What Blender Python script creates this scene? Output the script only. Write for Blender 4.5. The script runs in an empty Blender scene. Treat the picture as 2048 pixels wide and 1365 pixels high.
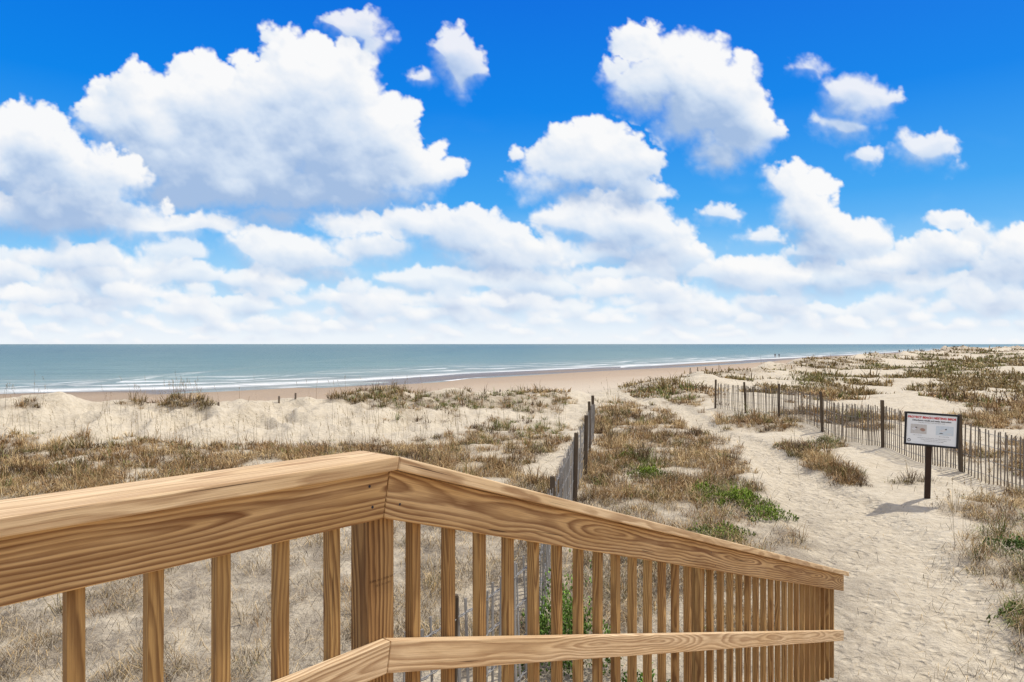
import bpy, math, random
import numpy as np
from mathutils import Vector, Matrix
random.seed(7); rng=np.random.default_rng(11)
scene=bpy.context.scene; COL=scene.collection
F=1365.0; CZ=3.0; HY=688.0; SEA=-2.5
def W(px,py,z=0.0):
    d=(CZ-z)*F/(py-HY); return ((px-1024)/F*d,d)
# ---------------------------------------------------------------- noise
_perm=rng.permutation(256); _perm=np.concatenate([_perm,_perm,_perm])
_ga=rng.uniform(0,2*np.pi,256); _gx=np.cos(_ga); _gy=np.sin(_ga)
def perlin(x,y):
    xi=np.floor(x).astype(np.int64); yi=np.floor(y).astype(np.int64)
    xf=x-xi; yf=y-yi; xi&=255; yi&=255
    u=xf*xf*xf*(xf*(xf*6-15)+10); v=yf*yf*yf*(yf*(yf*6-15)+10)
    def g(ix,iy,fx,fy):
        h=_perm[_perm[ix&255]+(iy&255)]; return _gx[h]*fx+_gy[h]*fy
    a=g(xi,yi,xf,yf); b=g(xi+1,yi,xf-1,yf); c=g(xi,yi+1,xf,yf-1); d=g(xi+1,yi+1,xf-1,yf-1)
    return ((a+u*(b-a))*(1-v)+(c+u*(d-c))*v)*1.5
def fbm(x,y,o=4,s=0.0):
    r=0; a=1; t=0
    for i in range(o):
        r=r+a*perlin(x*2**i+s+17.3*i,y*2**i+s*1.7+5.1*i); t+=a; a*=.5
    return r/t*1.4
def sstep(a,b,x):
    t=np.clip((x-a)/(b-a),0,1); return t*t*(3-2*t)
# ---------------------------------------------------------------- terrain
_sx=[-12000,-63];_sy=[-3034,70]
for p in [(0,785),(400,776),(700,762),(940,748),(1300,731),(1500,720),(1700,710),(1900,699.5),(2000,695.5),(2090,693)]:
    a=W(p[0],p[1],SEA); _sx.append(a[0]); _sy.append(a[1])
_sx.append(12000);_sy.append(14500)
_sx=np.array(_sx);_sy=np.array(_sy)
_dx=np.array([-12000,-60,-20,-13,-8,0,6,20,50,169,438,_sx[-2],12000.]);_dy=np.array([-3080,17,27,28,31,38,44,63,106,252,540,_sy[-2]*.8,14000.])
def lerpf(xs,ys,x):
    v=np.interp(x,xs,ys); e=1.5
    dv=(np.interp(x+e,xs,ys)-np.interp(x-e,xs,ys))/(2*e)
    return v,1/np.sqrt(1+dv*dv)
def offshore(x,y):
    v,c=lerpf(_sx,_sy,x)
    return (y-v)*c
path_px=[(1880,1420),(1850,1330),(1800,1200),(1745,1080),(1655,1000),(1560,932),(1518,893),(1408,852),(1350,815),(1235,790),(1180,772)]
PATH=np.array([W(a,b) for a,b in path_px]); PATHW=np.array([1.25,1.15,1.05,1.0,.85,.52,.46,.5,.65,1.0,1.9])
def pathmask(x,y):
    best=np.full(np.shape(x),9.0)
    for i in range(len(PATH)-1):
        a=PATH[i];b=PATH[i+1];ab=b-a
        t=np.clip(((x-a[0])*ab[0]+(y-a[1])*ab[1])/(ab@ab),0,1)
        d=np.hypot(x-a[0]-t*ab[0],y-a[1]-t*ab[1]); w=PATHW[i]*(1-t)+PATHW[i+1]*t
        best=np.minimum(best,d/w)
    return best
def height(x,y):
    x=np.asarray(x,float);y=np.asarray(y,float)
    s=offshore(x,y); i=-s; r=np.hypot(x,y)
    beach=SEA+.028*np.clip(i,-60,60)
    beach=beach+.18*perlin(x/38+y/90,i/9.+3.3)*np.exp(-((i-9)/16)**2)
    beach=beach-.62*np.exp(-((i-13)/3.6)**2)*np.exp(-((x+1)/17)**2)-.52*np.exp(-((i-8)/3.2)**2)*np.exp(-((x+28)/12)**2)-.5*np.exp(-((i-14)/4)**2)*np.exp(-((x-55)/34)**2)
    dv,c=lerpf(_dx,_dy,x); t=(y-dv)*c
    t=t+2.2*perlin(x/9+9,y/9+4)*(1+np.clip(r/150,0,4))
    amp=np.interp(x,[-60,-20,-14,-10,-6,-2,2,5,8,12,30,100],[.56,.5,.66,.6,.54,.42,.38,.0,.0,.42,.65,.8])
    lump=1+.65*perlin(x/3.3,y/7+2)+.45*perlin(x/1.3,y/2.0+8)
    crest=amp*lump*np.exp(-np.where(t<0,(t/4.2)**2,(t/3.2)**2))
    scar=-.62*np.maximum(amp,.40)*np.clip(np.abs(perlin(x/1.5+t*.12,t/3.0+5))*1.8-.12,0,1)*np.exp(-((t+3.8)/3.)**2)*(x<8)
    dun=np.exp(-((t+4)/5.)**2)*(x<8)
    scar=scar+dun*(.20*np.abs(perlin(x/.9,y/1.5+4))-.11*np.abs(perlin(x/.45+2,y/.8)))-.24*np.exp(-((t+9)/3.)**2)*sstep(7,3,x)
    base=.12*fbm(x/9,y/9,3,2.)+.15*fbm(x/2.6,y/2.6,3,6.)*sstep(11,18,r)+.5*sstep(18,60,r)*fbm(x/14,y/14,4,8.)
    far=sstep(60,320,r)*(x>0)
    base=base+far*(.75+1.3*fbm(x/55,y/55,4,1.))+sstep(700,2200,r)*(x>0)*3.2*(1+.6*fbm(x/260,y/260,3,1.))
    base=base-.13*sstep(10,5,r)
    k=sstep(0,6.5,t+.6)
    z=(base)*(1-k)+beach*k+crest*(1-.3*k)+scar*(1-k)
    z=z+.03*fbm(x/1.3,y/1.3,3,4.)*sstep(120,10,r)*(1-k)
    z=z+.06*np.abs(fbm(x/1.5,y/1.5,3,14.))*sstep(60,20,r)*(1-k)
    pm=pathmask(x,y)
    z=z-.10*sstep(1.25,.6,pm)*sstep(50,30,r)
    z=z+.022*fbm(x/.30,y/.30,2,44.)*sstep(20,10,r)
    return z
VE=[(0,935,350,60,.9),(300,925,320,42,.9),(600,925,320,38,.9),(880,925,220,45,.85),(60,885,150,22,.7),(1030,875,120,38,.8),(720,888,150,14,.5),
(40,808,80,9,.7),(310,802,90,16,1),(390,805,45,20,1),(760,797,110,22,1),(900,803,220,20,.85),(1060,805,90,25,.9),(850,835,90,12,.5),(170,812,60,5,.4),(560,812,90,5,.3),
(200,1230,420,190,.48),(560,1200,260,190,.50),(950,1180,280,160,.68),(1300,1200,250,130,.8),(150,1010,300,50,.75),(600,1010,400,50,.7),(1000,1000,150,60,.7),
(1330,900,165,85,.9),(1290,1000,250,90,.9),(1450,1030,130,75,.95),(1420,1130,190,70,.9),(1560,1080,60,40,.9),(1235,855,70,50,.95),
(1500,850,115,16,.95),(1592,905,38,12,1),(1632,928,45,14,1),(1680,955,42,14,1),(1650,890,45,18,.7),(2050,1040,140,55,.9),(2050,1200,170,120,1.),(1955,1110,80,60,.75),(1950,1020,80,26,.6),(1825,972,50,16,.65),(2010,1310,90,60,.75),
(1320,795,120,30,.85),(1300,772,80,10,.7),(1480,742,70,8,.8),(1590,735,60,7,.8),(1380,828,40,8,.6)]
def veg(x,y,z=None):
    x=np.asarray(x,float);y=np.asarray(y,float)
    if z is None: z=height(x,y)
    yy=np.maximum(y,.5); px=1024+F*x/yy; py=HY+F*(CZ-z)/yy
    v=np.zeros(x.shape); nz=fbm(x/1.6,y/1.6,3,30.); nb=fbm(x/5,y/5,3,50.)
    for cx,cy,rx,ry,w in VE:
        q=((px-cx)/rx)**2+((py-cy)/ry)**2
        v=np.maximum(v,w*sstep(1.25,.6,q+.8*nz))
    r=np.hypot(x,y)
    dv,c=lerpf(_dx,_dy,x); t=(y-dv)*c
    zone=sstep(11.0,12.5,x+.6*nz)*sstep(3,-1,t)+sstep(24,34,r)*(x>8)*sstep(2,-2,t)
    ns=fbm(x/(3.0+r*.06),y/(3.0+r*.035),4,70.)+np.clip((px-1700)/2600,-.1,.2)+.08*sstep(60,300,r)
    v=np.maximum(v,np.clip(zone,0,1)*sstep(-.04,.10,ns)*.95)
    v=np.where((y<1)|(px<-250)|(px>2300),np.maximum(v,sstep(-.1,.2,nb)*.7*sstep(1,-3,t)),v)
    v=v*sstep(.85,1.2,pathmask(x,y)+.3*nz)
    v=v*sstep(4,0,t-1.5)
    gap=fbm(x/1.1+9,y/1.1,3,33.)
    v=v*(.15+.85*sstep(-.24,.06,gap+.6*(v-.68)))
    return np.clip(v,0,1)
# ---------------------------------------------------------------- helpers
def fast_mesh(name,V,Tri,attrs=None,quads=False):
    me=bpy.data.meshes.new(name); k=4 if quads else 3
    V=np.ascontiguousarray(V,dtype=np.float32); Tri=np.ascontiguousarray(Tri,dtype=np.int32)
    me.vertices.add(len(V)); me.vertices.foreach_set('co',V.ravel())
    me.loops.add(Tri.size); me.loops.foreach_set('vertex_index',Tri.ravel())
    me.polygons.add(len(Tri)); me.polygons.foreach_set('loop_start',np.arange(0,Tri.size,k,dtype=np.int32))
    try: me.polygons.foreach_set('loop_total',np.full(len(Tri),k,dtype=np.int32))
    except Exception: pass
    me.update(calc_edges=True)
    for n,(ty,a) in (attrs or {}).items():
        at=me.attributes.new(n,ty,'POINT')
        key={'FLOAT':'value','FLOAT_COLOR':'color','FLOAT_VECTOR':'vector'}[ty]
        at.data.foreach_set(key,np.ascontiguousarray(a,dtype=np.float32).ravel())
    return me
def add(name,me,mat=None,parent=None,label=None,cat=None,kind=None,group=None,smooth=False):
    ob=bpy.data.objects.new(name,me); COL.objects.link(ob)
    if mat and me: me.materials.clear(); me.materials.append(mat)
    if smooth: me.polygons.foreach_set('use_smooth',[True]*len(me.polygons))
    if parent:
        ob.parent=parent; ob.matrix_parent_inverse=Matrix.Translation(parent.location).inverted()
    if label: ob['label']=label
    if cat: ob['category']=cat
    if kind: ob['kind']=kind
    if group: ob['group']=group
    return ob
def empty(name,loc,label,cat,group=None):
    ob=bpy.data.objects.new(name,None); COL.objects.link(ob); ob.location=loc; ob.empty_display_size=.2
    ob['label']=label; ob['category']=cat
    if group: ob['group']=group
    return ob
class NT:
    def __init__(s,nt): s.t=nt; s.n=nt.nodes; s.l=nt.links
    def new(s,ty,**k):
        n=s.n.new(ty)
        for a,b in k.items(): setattr(n,a,b)
        return n
    def set(s,sock,v):
        if isinstance(v,bpy.types.NodeSocket): s.l.new(v,sock)
        elif v is not None: sock.default_value=v
    def math(s,op,a,b=None,c=None,clamp=False):
        n=s.new('ShaderNodeMath',operation=op); n.use_clamp=clamp
        s.set(n.inputs[0],a)
        if b is not None: s.set(n.inputs[1],b)
        if c is not None: s.set(n.inputs[2],c)
        return n.outputs[0]
    def vm(s,op,a,b=None):
        n=s.new('ShaderNodeVectorMath',operation=op); s.set(n.inputs[0],a)
        if b is not None: s.set(n.inputs[1],b)
        return n.outputs['Value'] if op in('LENGTH','DOT_PRODUCT','DISTANCE') else n.outputs[0]
    def noise(s,vec,scale,detail=4,rough=.5,dist=0):
        n=s.new('ShaderNodeTexNoise'); s.set(n.inputs['Vector'],vec); n.inputs['Scale'].default_value=scale
        n.inputs['Detail'].default_value=detail; n.inputs['Roughness'].default_value=rough; n.inputs['Distortion'].default_value=dist
        return n.outputs['Fac']
    def ramp(s,f,stops):
        n=s.new('ShaderNodeValToRGB'); s.set(n.inputs[0],f); cr=n.color_ramp
        while len(cr.elements)<len(stops): cr.elements.new(.5)
        for e,(p,c) in zip(cr.elements,stops):
            e.position=p; e.color=(c,c,c,1) if isinstance(c,(int,float)) else (*c,1)
        return n.outputs[0]
    def mix(s,f,a,b,bt='MIX'):
        n=s.new('ShaderNodeMix',data_type='RGBA',blend_type=bt)
        s.set(n.inputs[0],f)
        for i,v in((6,a),(7,b)):
            if isinstance(v,tuple) and len(v)==3: v=(*v,1)
            s.set(n.inputs[i],v)
        return n.outputs[2]
    def attr(s,name,out='Fac'):
        n=s.new('ShaderNodeAttribute'); n.attribute_name=name; return n.outputs[out]
    def sep(s,v):
        n=s.new('ShaderNodeSeparateXYZ'); s.set(n.inputs[0],v); return n.outputs
    def comb(s,x,y,z):
        n=s.new('ShaderNodeCombineXYZ')
        for i,v in enumerate((x,y,z)): s.set(n.inputs[i],v)
        return n.outputs[0]
    def bump(s,h,st,dist=.01,nrm=None):
        n=s.new('ShaderNodeBump'); n.inputs['Strength'].default_value=st; n.inputs['Distance'].default_value=dist
        s.set(n.inputs['Height'],h)
        if nrm is not None: s.set(n.inputs['Normal'],nrm)
        return n.outputs[0]
def material(name):
    m=bpy.data.materials.new(name); m.use_nodes=True; t=NT(m.node_tree)
    b=m.node_tree.nodes['Principled BSDF']; return m,t,b
def simple(name,c1,c2,scale=20,rough=.8,spec=.2,stretch=None,bump=.2):
    m,t,b=material(name); co=t.new('ShaderNodeTexCoord').outputs['Object']
    if stretch: co=t.vm('MULTIPLY',co,stretch)
    n=t.noise(co,scale,5,.6); t.set(b.inputs['Base Color'],t.mix(t.ramp(n,[(.3,0.),(.7,1.)]),c1,c2))
    b.inputs['Roughness'].default_value=rough; b.inputs['Specular IOR Level'].default_value=spec
    if bump: t.set(b.inputs['Normal'],t.bump(n,bump,.005))
    return m
# wood with growth rings running along the piece (flat-sawn cathedral figure)
def wood_mat(name,light,mid,dark,amp=.13,rings=95.,strength=.75,knots=1.):
    m,t,b=material(name); v=t.attr('wood','Vector'); s=t.sep(v)
    xonly=t.comb(s[0],t.math('MULTIPLY',s[1],.6),s[2])
    lo=t.noise(t.vm('MULTIPLY',xonly,(.8,1.,.3)),1.0,1.2,.4)
    lo2=t.noise(t.vm('MULTIPLY',v,(1.8,5.,5.)),1.0,2.5,.5)
    fine=t.noise(t.vm('MULTIPLY',v,(6.,50.,50.)),1.0,3,.55)
    vo=t.new('ShaderNodeTexVoronoi'); t.set(vo.inputs['Vector'],t.vm('MULTIPLY',v,(1.35,5.,5.))); vo.inputs['Scale'].default_value=1.
    kd=vo.outputs['Distance']
    kn=t.math('POWER',2.718,t.math('MULTIPLY',t.math('POWER',t.math('DIVIDE',kd,.14),2.),-1.))
    y=t.math('ADD',s[1],t.math('MULTIPLY',t.math('SUBTRACT',lo2,.5),.05))
    z=t.math('ADD',s[2],t.math('MULTIPLY',t.math('SUBTRACT',lo,.47),amp*3))
    r=t.math('SQRT',t.math('ADD',t.math('MULTIPLY',y,y),t.math('MULTIPLY',z,z)))
    r=t.math('ADD',r,t.math('MULTIPLY',kn,.016*knots))
    r=t.math('ADD',r,t.math('MULTIPLY',fine,.008))
    ph=t.math('MULTIPLY',r,rings)
    fr=t.math('FRACT',ph)
    ring=t.ramp(fr,[(0.,.45),(.08,0.),(.36,.06),(.58,.62),(.88,1.),(1.,.45)])
    vary=t.noise(t.comb(t.math('FLOOR',ph),0.,0.),3.7,0,.5)
    ring=t.math('MULTIPLY',ring,t.ramp(vary,[(.3,.5),(.6,1.)]))
    fade=t.noise(t.vm('MULTIPLY',v,(2.,12.,12.)),1.,3,.6)
    ring=t.math('MULTIPLY',ring,t.ramp(fade,[(.3,.55),(.52,1.)]))
    fib=t.noise(t.vm('MULTIPLY',v,(4.,260.,260.)),1.,4,.65)
    blotch=t.noise(t.vm('MULTIPLY',v,(1.5,9.,9.)),1.,4,.55)
    base=t.mix(t.ramp(blotch,[(.32,0.),(.66,1.)]),light,mid)
    c=t.mix(t.math('MULTIPLY',ring,strength),base,dark)
    c=t.mix(t.math('MULTIPLY',t.ramp(fib,[(.36,1.),(.56,0.)]),.36),c,dark)
    stain=t.noise(t.vm('MULTIPLY',v,(.9,22.,22.)),1.,4,.6)
    c=t.mix(t.math('MULTIPLY',t.ramp(stain,[(.55,0.),(.70,1.)]),.45),c,dark)
    crack=t.noise(t.vm('MULTIPLY',v,(2.2,130.,130.)),1.,2,.5)
    c=t.mix(t.ramp(crack,[(.72,0.),(.745,.85)]),c,(.05,.025,.012))
    c=t.mix(t.ramp(kd,[(.04,.88*knots),(.065,0.)]),c,(.11,.045,.02))
    t.set(b.inputs['Base Color'],c); b.inputs['Roughness'].default_value=.7; b.inputs['Specular IOR Level'].default_value=.2
    h=t.math('ADD',t.math('MULTIPLY',ring,-.5),t.math('MULTIPLY',fib,.9))
    t.set(b.inputs['Normal'],t.bump(h,.5,.002)); return m
M_pine=wood_mat('pine',(.72,.49,.245),(.55,.34,.14),(.165,.066,.022),.10,72.,.92)
M_pine2=wood_mat('pine_cap',(.76,.58,.36),(.66,.47,.26),(.27,.14,.06),.075,95.,.78)
M_pineP=wood_mat('pine_post',(.52,.32,.13),(.36,.20,.075),(.09,.036,.013),.08,80.,.92)
M_pine3=wood_mat('pine_baluster',(.54,.345,.135),(.40,.225,.08),(.11,.045,.016),.05,110.,.76,.3)
M_slat=simple('weathered_slat',(.29,.245,.19),(.145,.115,.085),14,.9,.1,(1,1,.15))
M_slat2=simple('grey_slat',(.38,.36,.33),(.20,.185,.165),14,.9,.1,(1,1,.15))
M_post=simple('old_post',(.15,.115,.08),(.07,.052,.036),18,.9,.1,(1,1,.15))
M_wire=simple('wire',(.30,.30,.29),(.14,.12,.10),40,.5,.5)
M_black=simple('black_frame',(.012,.012,.014),(.02,.02,.022),30,.5,.3)
M_white=simple('sign_white',(.87,.89,.90),(.83,.86,.88),8,.4,.4,bump=0)
M_red=simple('red_ink',(.65,.03,.03),(.55,.02,.02),8,.5,.3,bump=0)
M_ink=simple('dark_ink',(.02,.02,.03),(.03,.03,.04),8,.5,.3,bump=0)
M_stamp=simple('stamp_ink',(.035,.02,.015),(.16,.08,.035),260,.8,.1,bump=0)
M_signpost=simple('brown_post',(.055,.032,.022),(.035,.02,.014),12,.7,.2)
# ---------------------------------------------------------------- ground
az=np.radians(np.concatenate([np.linspace(-180,-48,70)[:-1],np.linspace(-48,48,820),np.linspace(48,180,70)[1:]]))
rr=np.concatenate([[.05,.8],np.geomspace(1.8,13000,800)])
A,R=np.meshgrid(az,rr); X=(np.sin(A)*R).ravel(); Y=(np.cos(A)*R).ravel()
Z=height(X,Y); G=veg(X,Y,Z)
OFF=-offshore(X,Y); dv,c=lerpf(_dx,_dy,X); TD=(Y-dv)*c
PM=pathmask(X,Y)
na=len(az); nr=len(rr)
i0=(np.arange(nr-1)[:,None]*na+np.arange(na-1)[None,:]).ravel()
Q=np.stack([i0,i0+1,i0+na+1,i0+na],1)[:, ::-1]
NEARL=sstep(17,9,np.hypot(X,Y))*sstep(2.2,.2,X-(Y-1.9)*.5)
me=fast_mesh('ground',np.stack([X,Y,Z],1),Q,{'inland':('FLOAT',OFF),'veg':('FLOAT',G),'path':('FLOAT',sstep(1.5,.8,PM)),'dune':('FLOAT',TD),'duff':('FLOAT',NEARL)},quads=True)
m,t,b=material('sand_ground')
pos=t.new('ShaderNodeNewGeometry').outputs['Position']; zc=t.sep(pos)[2]
n1=t.noise(pos,.35,5,.6); n2=t.noise(pos,6.,6,.65); n3=t.noise(pos,60.,4,.6); n4=t.noise(pos,1.4,6,.7)
inl=t.attr('inland'); vg=t.attr('veg'); du=t.attr('dune'); pa=t.attr('path'); nl_=t.attr('duff')
dry=t.mix(t.ramp(n2,[(.3,0.),(.7,1.)]),(.44,.37,.265),(.62,.545,.415))
dry=t.mix(t.math('MULTIPLY',t.ramp(n4,[(.35,0.),(.65,1.)]),.4),dry,(.65,.585,.465))
dry=t.mix(t.math('MULTIPLY',pa,.4),dry,t.mix(t.ramp(n2,[(.35,0.),(.65,1.)]),(.38,.32,.23),(.63,.55,.41)))
inw=t.math('ADD',inl,t.math('MULTIPLY',t.math('SUBTRACT',t.noise(t.vm('MULTIPLY',pos,(1.,1.,0.)),.05,3,.5),.5),16.))
wet=t.ramp(t.math('DIVIDE',inw,60.,clamp=True),[(0.,(.19,.155,.12)),(.10,(.25,.195,.145)),(.25,(.34,.26,.185)),(.6,(.42,.325,.235)),(.88,(.53,.45,.345))])
damp=t.ramp(t.math('ADD',zc,2.5),[(0.,1.),(.10,1.),(.24,0.)])
wet=t.mix(t.math('MULTIPLY',damp,.8),wet,(.14,.115,.095))
isb=t.math('DIVIDE',t.math('ADD',du,t.math('MULTIPLY',t.math('SUBTRACT',n1,.5),8.)),5.,clamp=True)
col=t.mix(isb,dry,wet)
lit=t.mix(t.ramp(n3,[(.3,0.),(.7,1.)]),(.135,.095,.06),(.37,.28,.18))
vf=t.math('MULTIPLY',vg,t.ramp(n2,[(.40,.15),(.56,1.)]),clamp=True)
col=t.mix(t.math('MULTIPLY',vf,.88),col,lit)
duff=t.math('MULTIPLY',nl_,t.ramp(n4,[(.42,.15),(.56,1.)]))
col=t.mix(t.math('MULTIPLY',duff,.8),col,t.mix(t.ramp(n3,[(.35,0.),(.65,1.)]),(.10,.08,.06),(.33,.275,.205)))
sp=t.noise(pos,35.,5,.7)
deb=t.math('MULTIPLY',t.ramp(sp,[(.57,0.),(.63,1.)]),t.math('ADD',t.math('MULTIPLY',vg,.9),.10),clamp=True)
col=t.mix(deb,col,(.10,.078,.056))
t.set(b.inputs['Base Color'],col); b.inputs['Specular IOR Level'].default_value=.15
t.set(b.inputs['Roughness'],t.mix(isb,(.95,.95,.95),t.ramp(t.math('ADD',zc,2.5),[(0.,.25),(.14,.4),(.3,.9)])))
vor=t.new('ShaderNodeTexVoronoi',feature='SMOOTH_F1'); t.set(vor.inputs['Vector'],t.vm('ADD',pos,t.vm('MULTIPLY',t.comb(n2,n4,n2),(.14,.14,0.)))); vor.inputs['Scale'].default_value=7.2; vor.inputs['Smoothness'].default_value=.3
foot=t.math('MULTIPLY',t.ramp(vor.outputs['Distance'],[(.12,0.),(.42,1.)]),t.math('ADD',t.math('MULTIPLY',pa,.75),.25))
h=t.math('ADD',t.math('MULTIPLY',foot,.40),t.math('ADD',t.math('MULTIPLY',n2,.8),t.math('MULTIPLY',n3,.14)))
h=t.math('ADD',h,t.math('MULTIPLY',n4,1.6))
t.set(b.inputs['Normal'],t.bump(h,.9,.09))
add('ground',me,m,kind='structure',label='pale dune sand and flat wet beach',cat='ground',smooth=True)
az2=np.radians(np.linspace(-75,75,600)); r2=np.concatenate([np.geomspace(20,13000,520)])
A,R=np.meshgrid(az2,r2); X=(np.sin(A)*R).ravel(); Y=(np.cos(A)*R).ravel(); S=offshore(X,Y)
na=len(az2); nr=len(r2); i0=(np.arange(nr-1)[:,None]*na+np.arange(na-1)[None,:]).ravel()
Q=np.stack([i0,i0+na,i0+na+1,i0+1],1)
keep=(S[Q].max(1)>-45)
Q=Q[keep]; used=np.unique(Q); mp=np.full(len(X),-1); mp[used]=np.arange(len(used)); Q=mp[Q]
HZ=height(X[used],Y[used])
me=fast_mesh('water',np.stack([X[used],Y[used],np.full(len(used),SEA)],1),Q,{'off':('FLOAT',S[used]),'deep':('FLOAT',SEA-HZ)},quads=True)
m,t,b=material('sea_water'); pos=t.new('ShaderNodeNewGeometry').outputs['Position']
off=t.attr('off'); deep=t.attr('deep')
ps=t.vm('MULTIPLY',pos,(.35,1.,1.))
nA=t.noise(pos,.035,3,.5); nB=t.noise(ps,.5,5,.65); nC=t.noise(ps,.06,6,.7); nD=t.noise(ps,.16,7,.75)
w=t.math('ADD',off,t.math('MULTIPLY',t.math('SUBTRACT',nA,.5),24.))
w=t.math('ADD',w,t.math('MULTIPLY',t.math('SUBTRACT',nB,.5),7.))
fr=t.math('FRACT',t.math('DIVIDE',w,10.))
pulse=t.ramp(fr,[(0.,.0),(.08,1.),(.26,.7),(.6,.0)])
patch=t.ramp(t.noise(ps,.09,6,.72),[(.43,0.),(.56,1.)])
zone=t.ramp(t.math('DIVIDE',off,60.,clamp=True),[(0.,1.),(.35,.9),(.68,.0)])
foam=t.math('MULTIPLY',t.math('MULTIPLY',pulse,patch),zone)
sw=t.math('MULTIPLY',t.ramp(t.math('DIVIDE',t.math('ADD',off,t.math('MULTIPLY',nB,6.)),12.,clamp=True),[(0.,.0),(.12,.3),(.35,.95),(.85,.0)]),t.ramp(nB,[(.38,.3),(.52,1.)]))
foam=t.math('MAXIMUM',foam,sw)
colr=t.ramp(t.math('DIVIDE',off,500.,clamp=True),[(0.,(.27,.27,.23)),(.04,(.20,.265,.24)),(.12,(.115,.215,.205)),(.4,(.06,.16,.17)),(1.,(.035,.12,.145))])
colr=t.mix(t.math('MULTIPLY',t.ramp(nC,[(.35,0.),(.65,1.)]),.4),colr,(.04,.10,.12))
colr=t.mix(t.math('MULTIPLY',t.ramp(nD,[(.42,0.),(.62,1.)]),.38),colr,(.17,.28,.275))
colr=t.mix(foam,colr,(.82,.83,.82))
t.set(b.inputs['Base Color'],colr); t.set(b.inputs['Roughness'],t.math('ADD',.33,t.math('MULTIPLY',foam,.5)))
b.inputs['Specular IOR Level'].default_value=.2
t.set(b.inputs['Normal'],t.bump(t.math('ADD',nB,t.math('MULTIPLY',nC,1.5)),1.,.8))
add('water',me,m,kind='structure',label='calm teal ocean with small breaking waves',cat='sea',smooth=True)
# ---------------------------------------------------------------- blades
def blades(base,ang,lean,length,width,colr,droop=None):
    n=len(base); dirx=np.cos(ang); diry=np.sin(ang)
    sa=ang+np.pi/2+rng.uniform(-.9,.9,n); sx=np.cos(sa)*width/2; sy=np.sin(sa)*width/2
    if droop is None: droop=np.zeros(n)
    V=np.zeros((n,5,3),np.float32)
    mid=base.copy(); mid[:,0]+=dirx*lean*length*.32; mid[:,1]+=diry*lean*length*.32; mid[:,2]+=length*.55*np.sqrt(np.clip(1-lean**2*.5,0.02,1))
    tip=base.copy(); tip[:,0]+=dirx*lean*length; tip[:,1]+=diry*lean*length; tip[:,2]+=length*np.sqrt(np.clip(1-lean**2,0.01,1))-droop*length
    V[:,0]=base;V[:,1]=base;V[:,2]=mid;V[:,3]=mid;V[:,4]=tip
    V[:,0,0]-=sx;V[:,0,1]-=sy;V[:,1,0]+=sx;V[:,1,1]+=sy
    V[:,2,0]-=sx*.8;V[:,2,1]-=sy*.8;V[:,3,0]+=sx*.8;V[:,3,1]+=sy*.8
    o=(np.arange(n)*5)[:,None]; T=np.concatenate([o+[[0,1,3]],o+[[0,3,2]],o+[[2,3,4]]],1).reshape(-1,3)
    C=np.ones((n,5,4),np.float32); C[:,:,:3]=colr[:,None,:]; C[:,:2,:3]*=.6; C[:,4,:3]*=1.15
    return V.reshape(-1,3),T,C.reshape(-1,4)
def blade_mat(name):
    m,t,b=material(name); c=t.attr('col','Color'); t.set(b.inputs['Base Color'],c)
    b.inputs['Roughness'].default_value=.7; b.inputs['Specular IOR Level'].default_value=.15
    return m
M_blade=blade_mat('grass_blades')
GREEN=[(1480,1005,90,36),(1300,945,50,20),(1540,1040,50,26),(2030,1100,90,60),(2040,1230,60,40),(1650,885,40,30),(1400,1090,70,22),(1600,760,120,20),(1850,740,200,18),(1060,850,80,30),(1340,790,60,15),(900,800,200,25),(1950,715,200,12)]
STRAW=np.array([.57,.415,.21]); BROWN=np.array([.36,.225,.10]); OLIVE=np.array([.21,.17,.06]); GRN=np.array([.16,.215,.045]); GREY=np.array([.43,.365,.27]); DARK=np.array([.135,.085,.042])
def tufts(pxr,pyr,N):
    px=rng.uniform(*pxr,N); py=rng.uniform(*pyr,N); y=4095/(py-HY); x=(px-1024)/F*y
    z=height(x,y); v=veg(x,y,z); k=rng.uniform(0,1,N)<v**1.9
    x,y,z,v=x[k],y[k],z[k],v[k]
    if pyr[0]==850:   # narrow strip of grass along the path
        q=rng.uniform(0,1,230); w_=rng.normal(0,.22,230)*(1-.5*np.abs(q-.5)); a=np.array(W(1572,892)); b_=np.array(W(1712,972)); d=(b_-a)/np.hypot(*(b_-a))
        sx_=a[0]+(b_[0]-a[0])*q-d[1]*w_; sy_=a[1]+(b_[1]-a[1])*q+d[0]*w_
        x=np.concatenate([x,sx_]);y=np.concatenate([y,sy_]);z=np.concatenate([z,height(sx_,sy_)]);v=np.concatenate([v,np.full(230,.8)])
    k=~((y<6.6)&(np.abs((x+.36)*.786-(y-1.95)*.618-.6)<.85))
    return x[k],y[k],z[k],v[k]
VV=[];TT=[];CC=[];off0=0
def push(V,T,C):
    global off0
    VV.append(V);TT.append(T+off0);CC.append(C);off0+=len(V)
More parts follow.
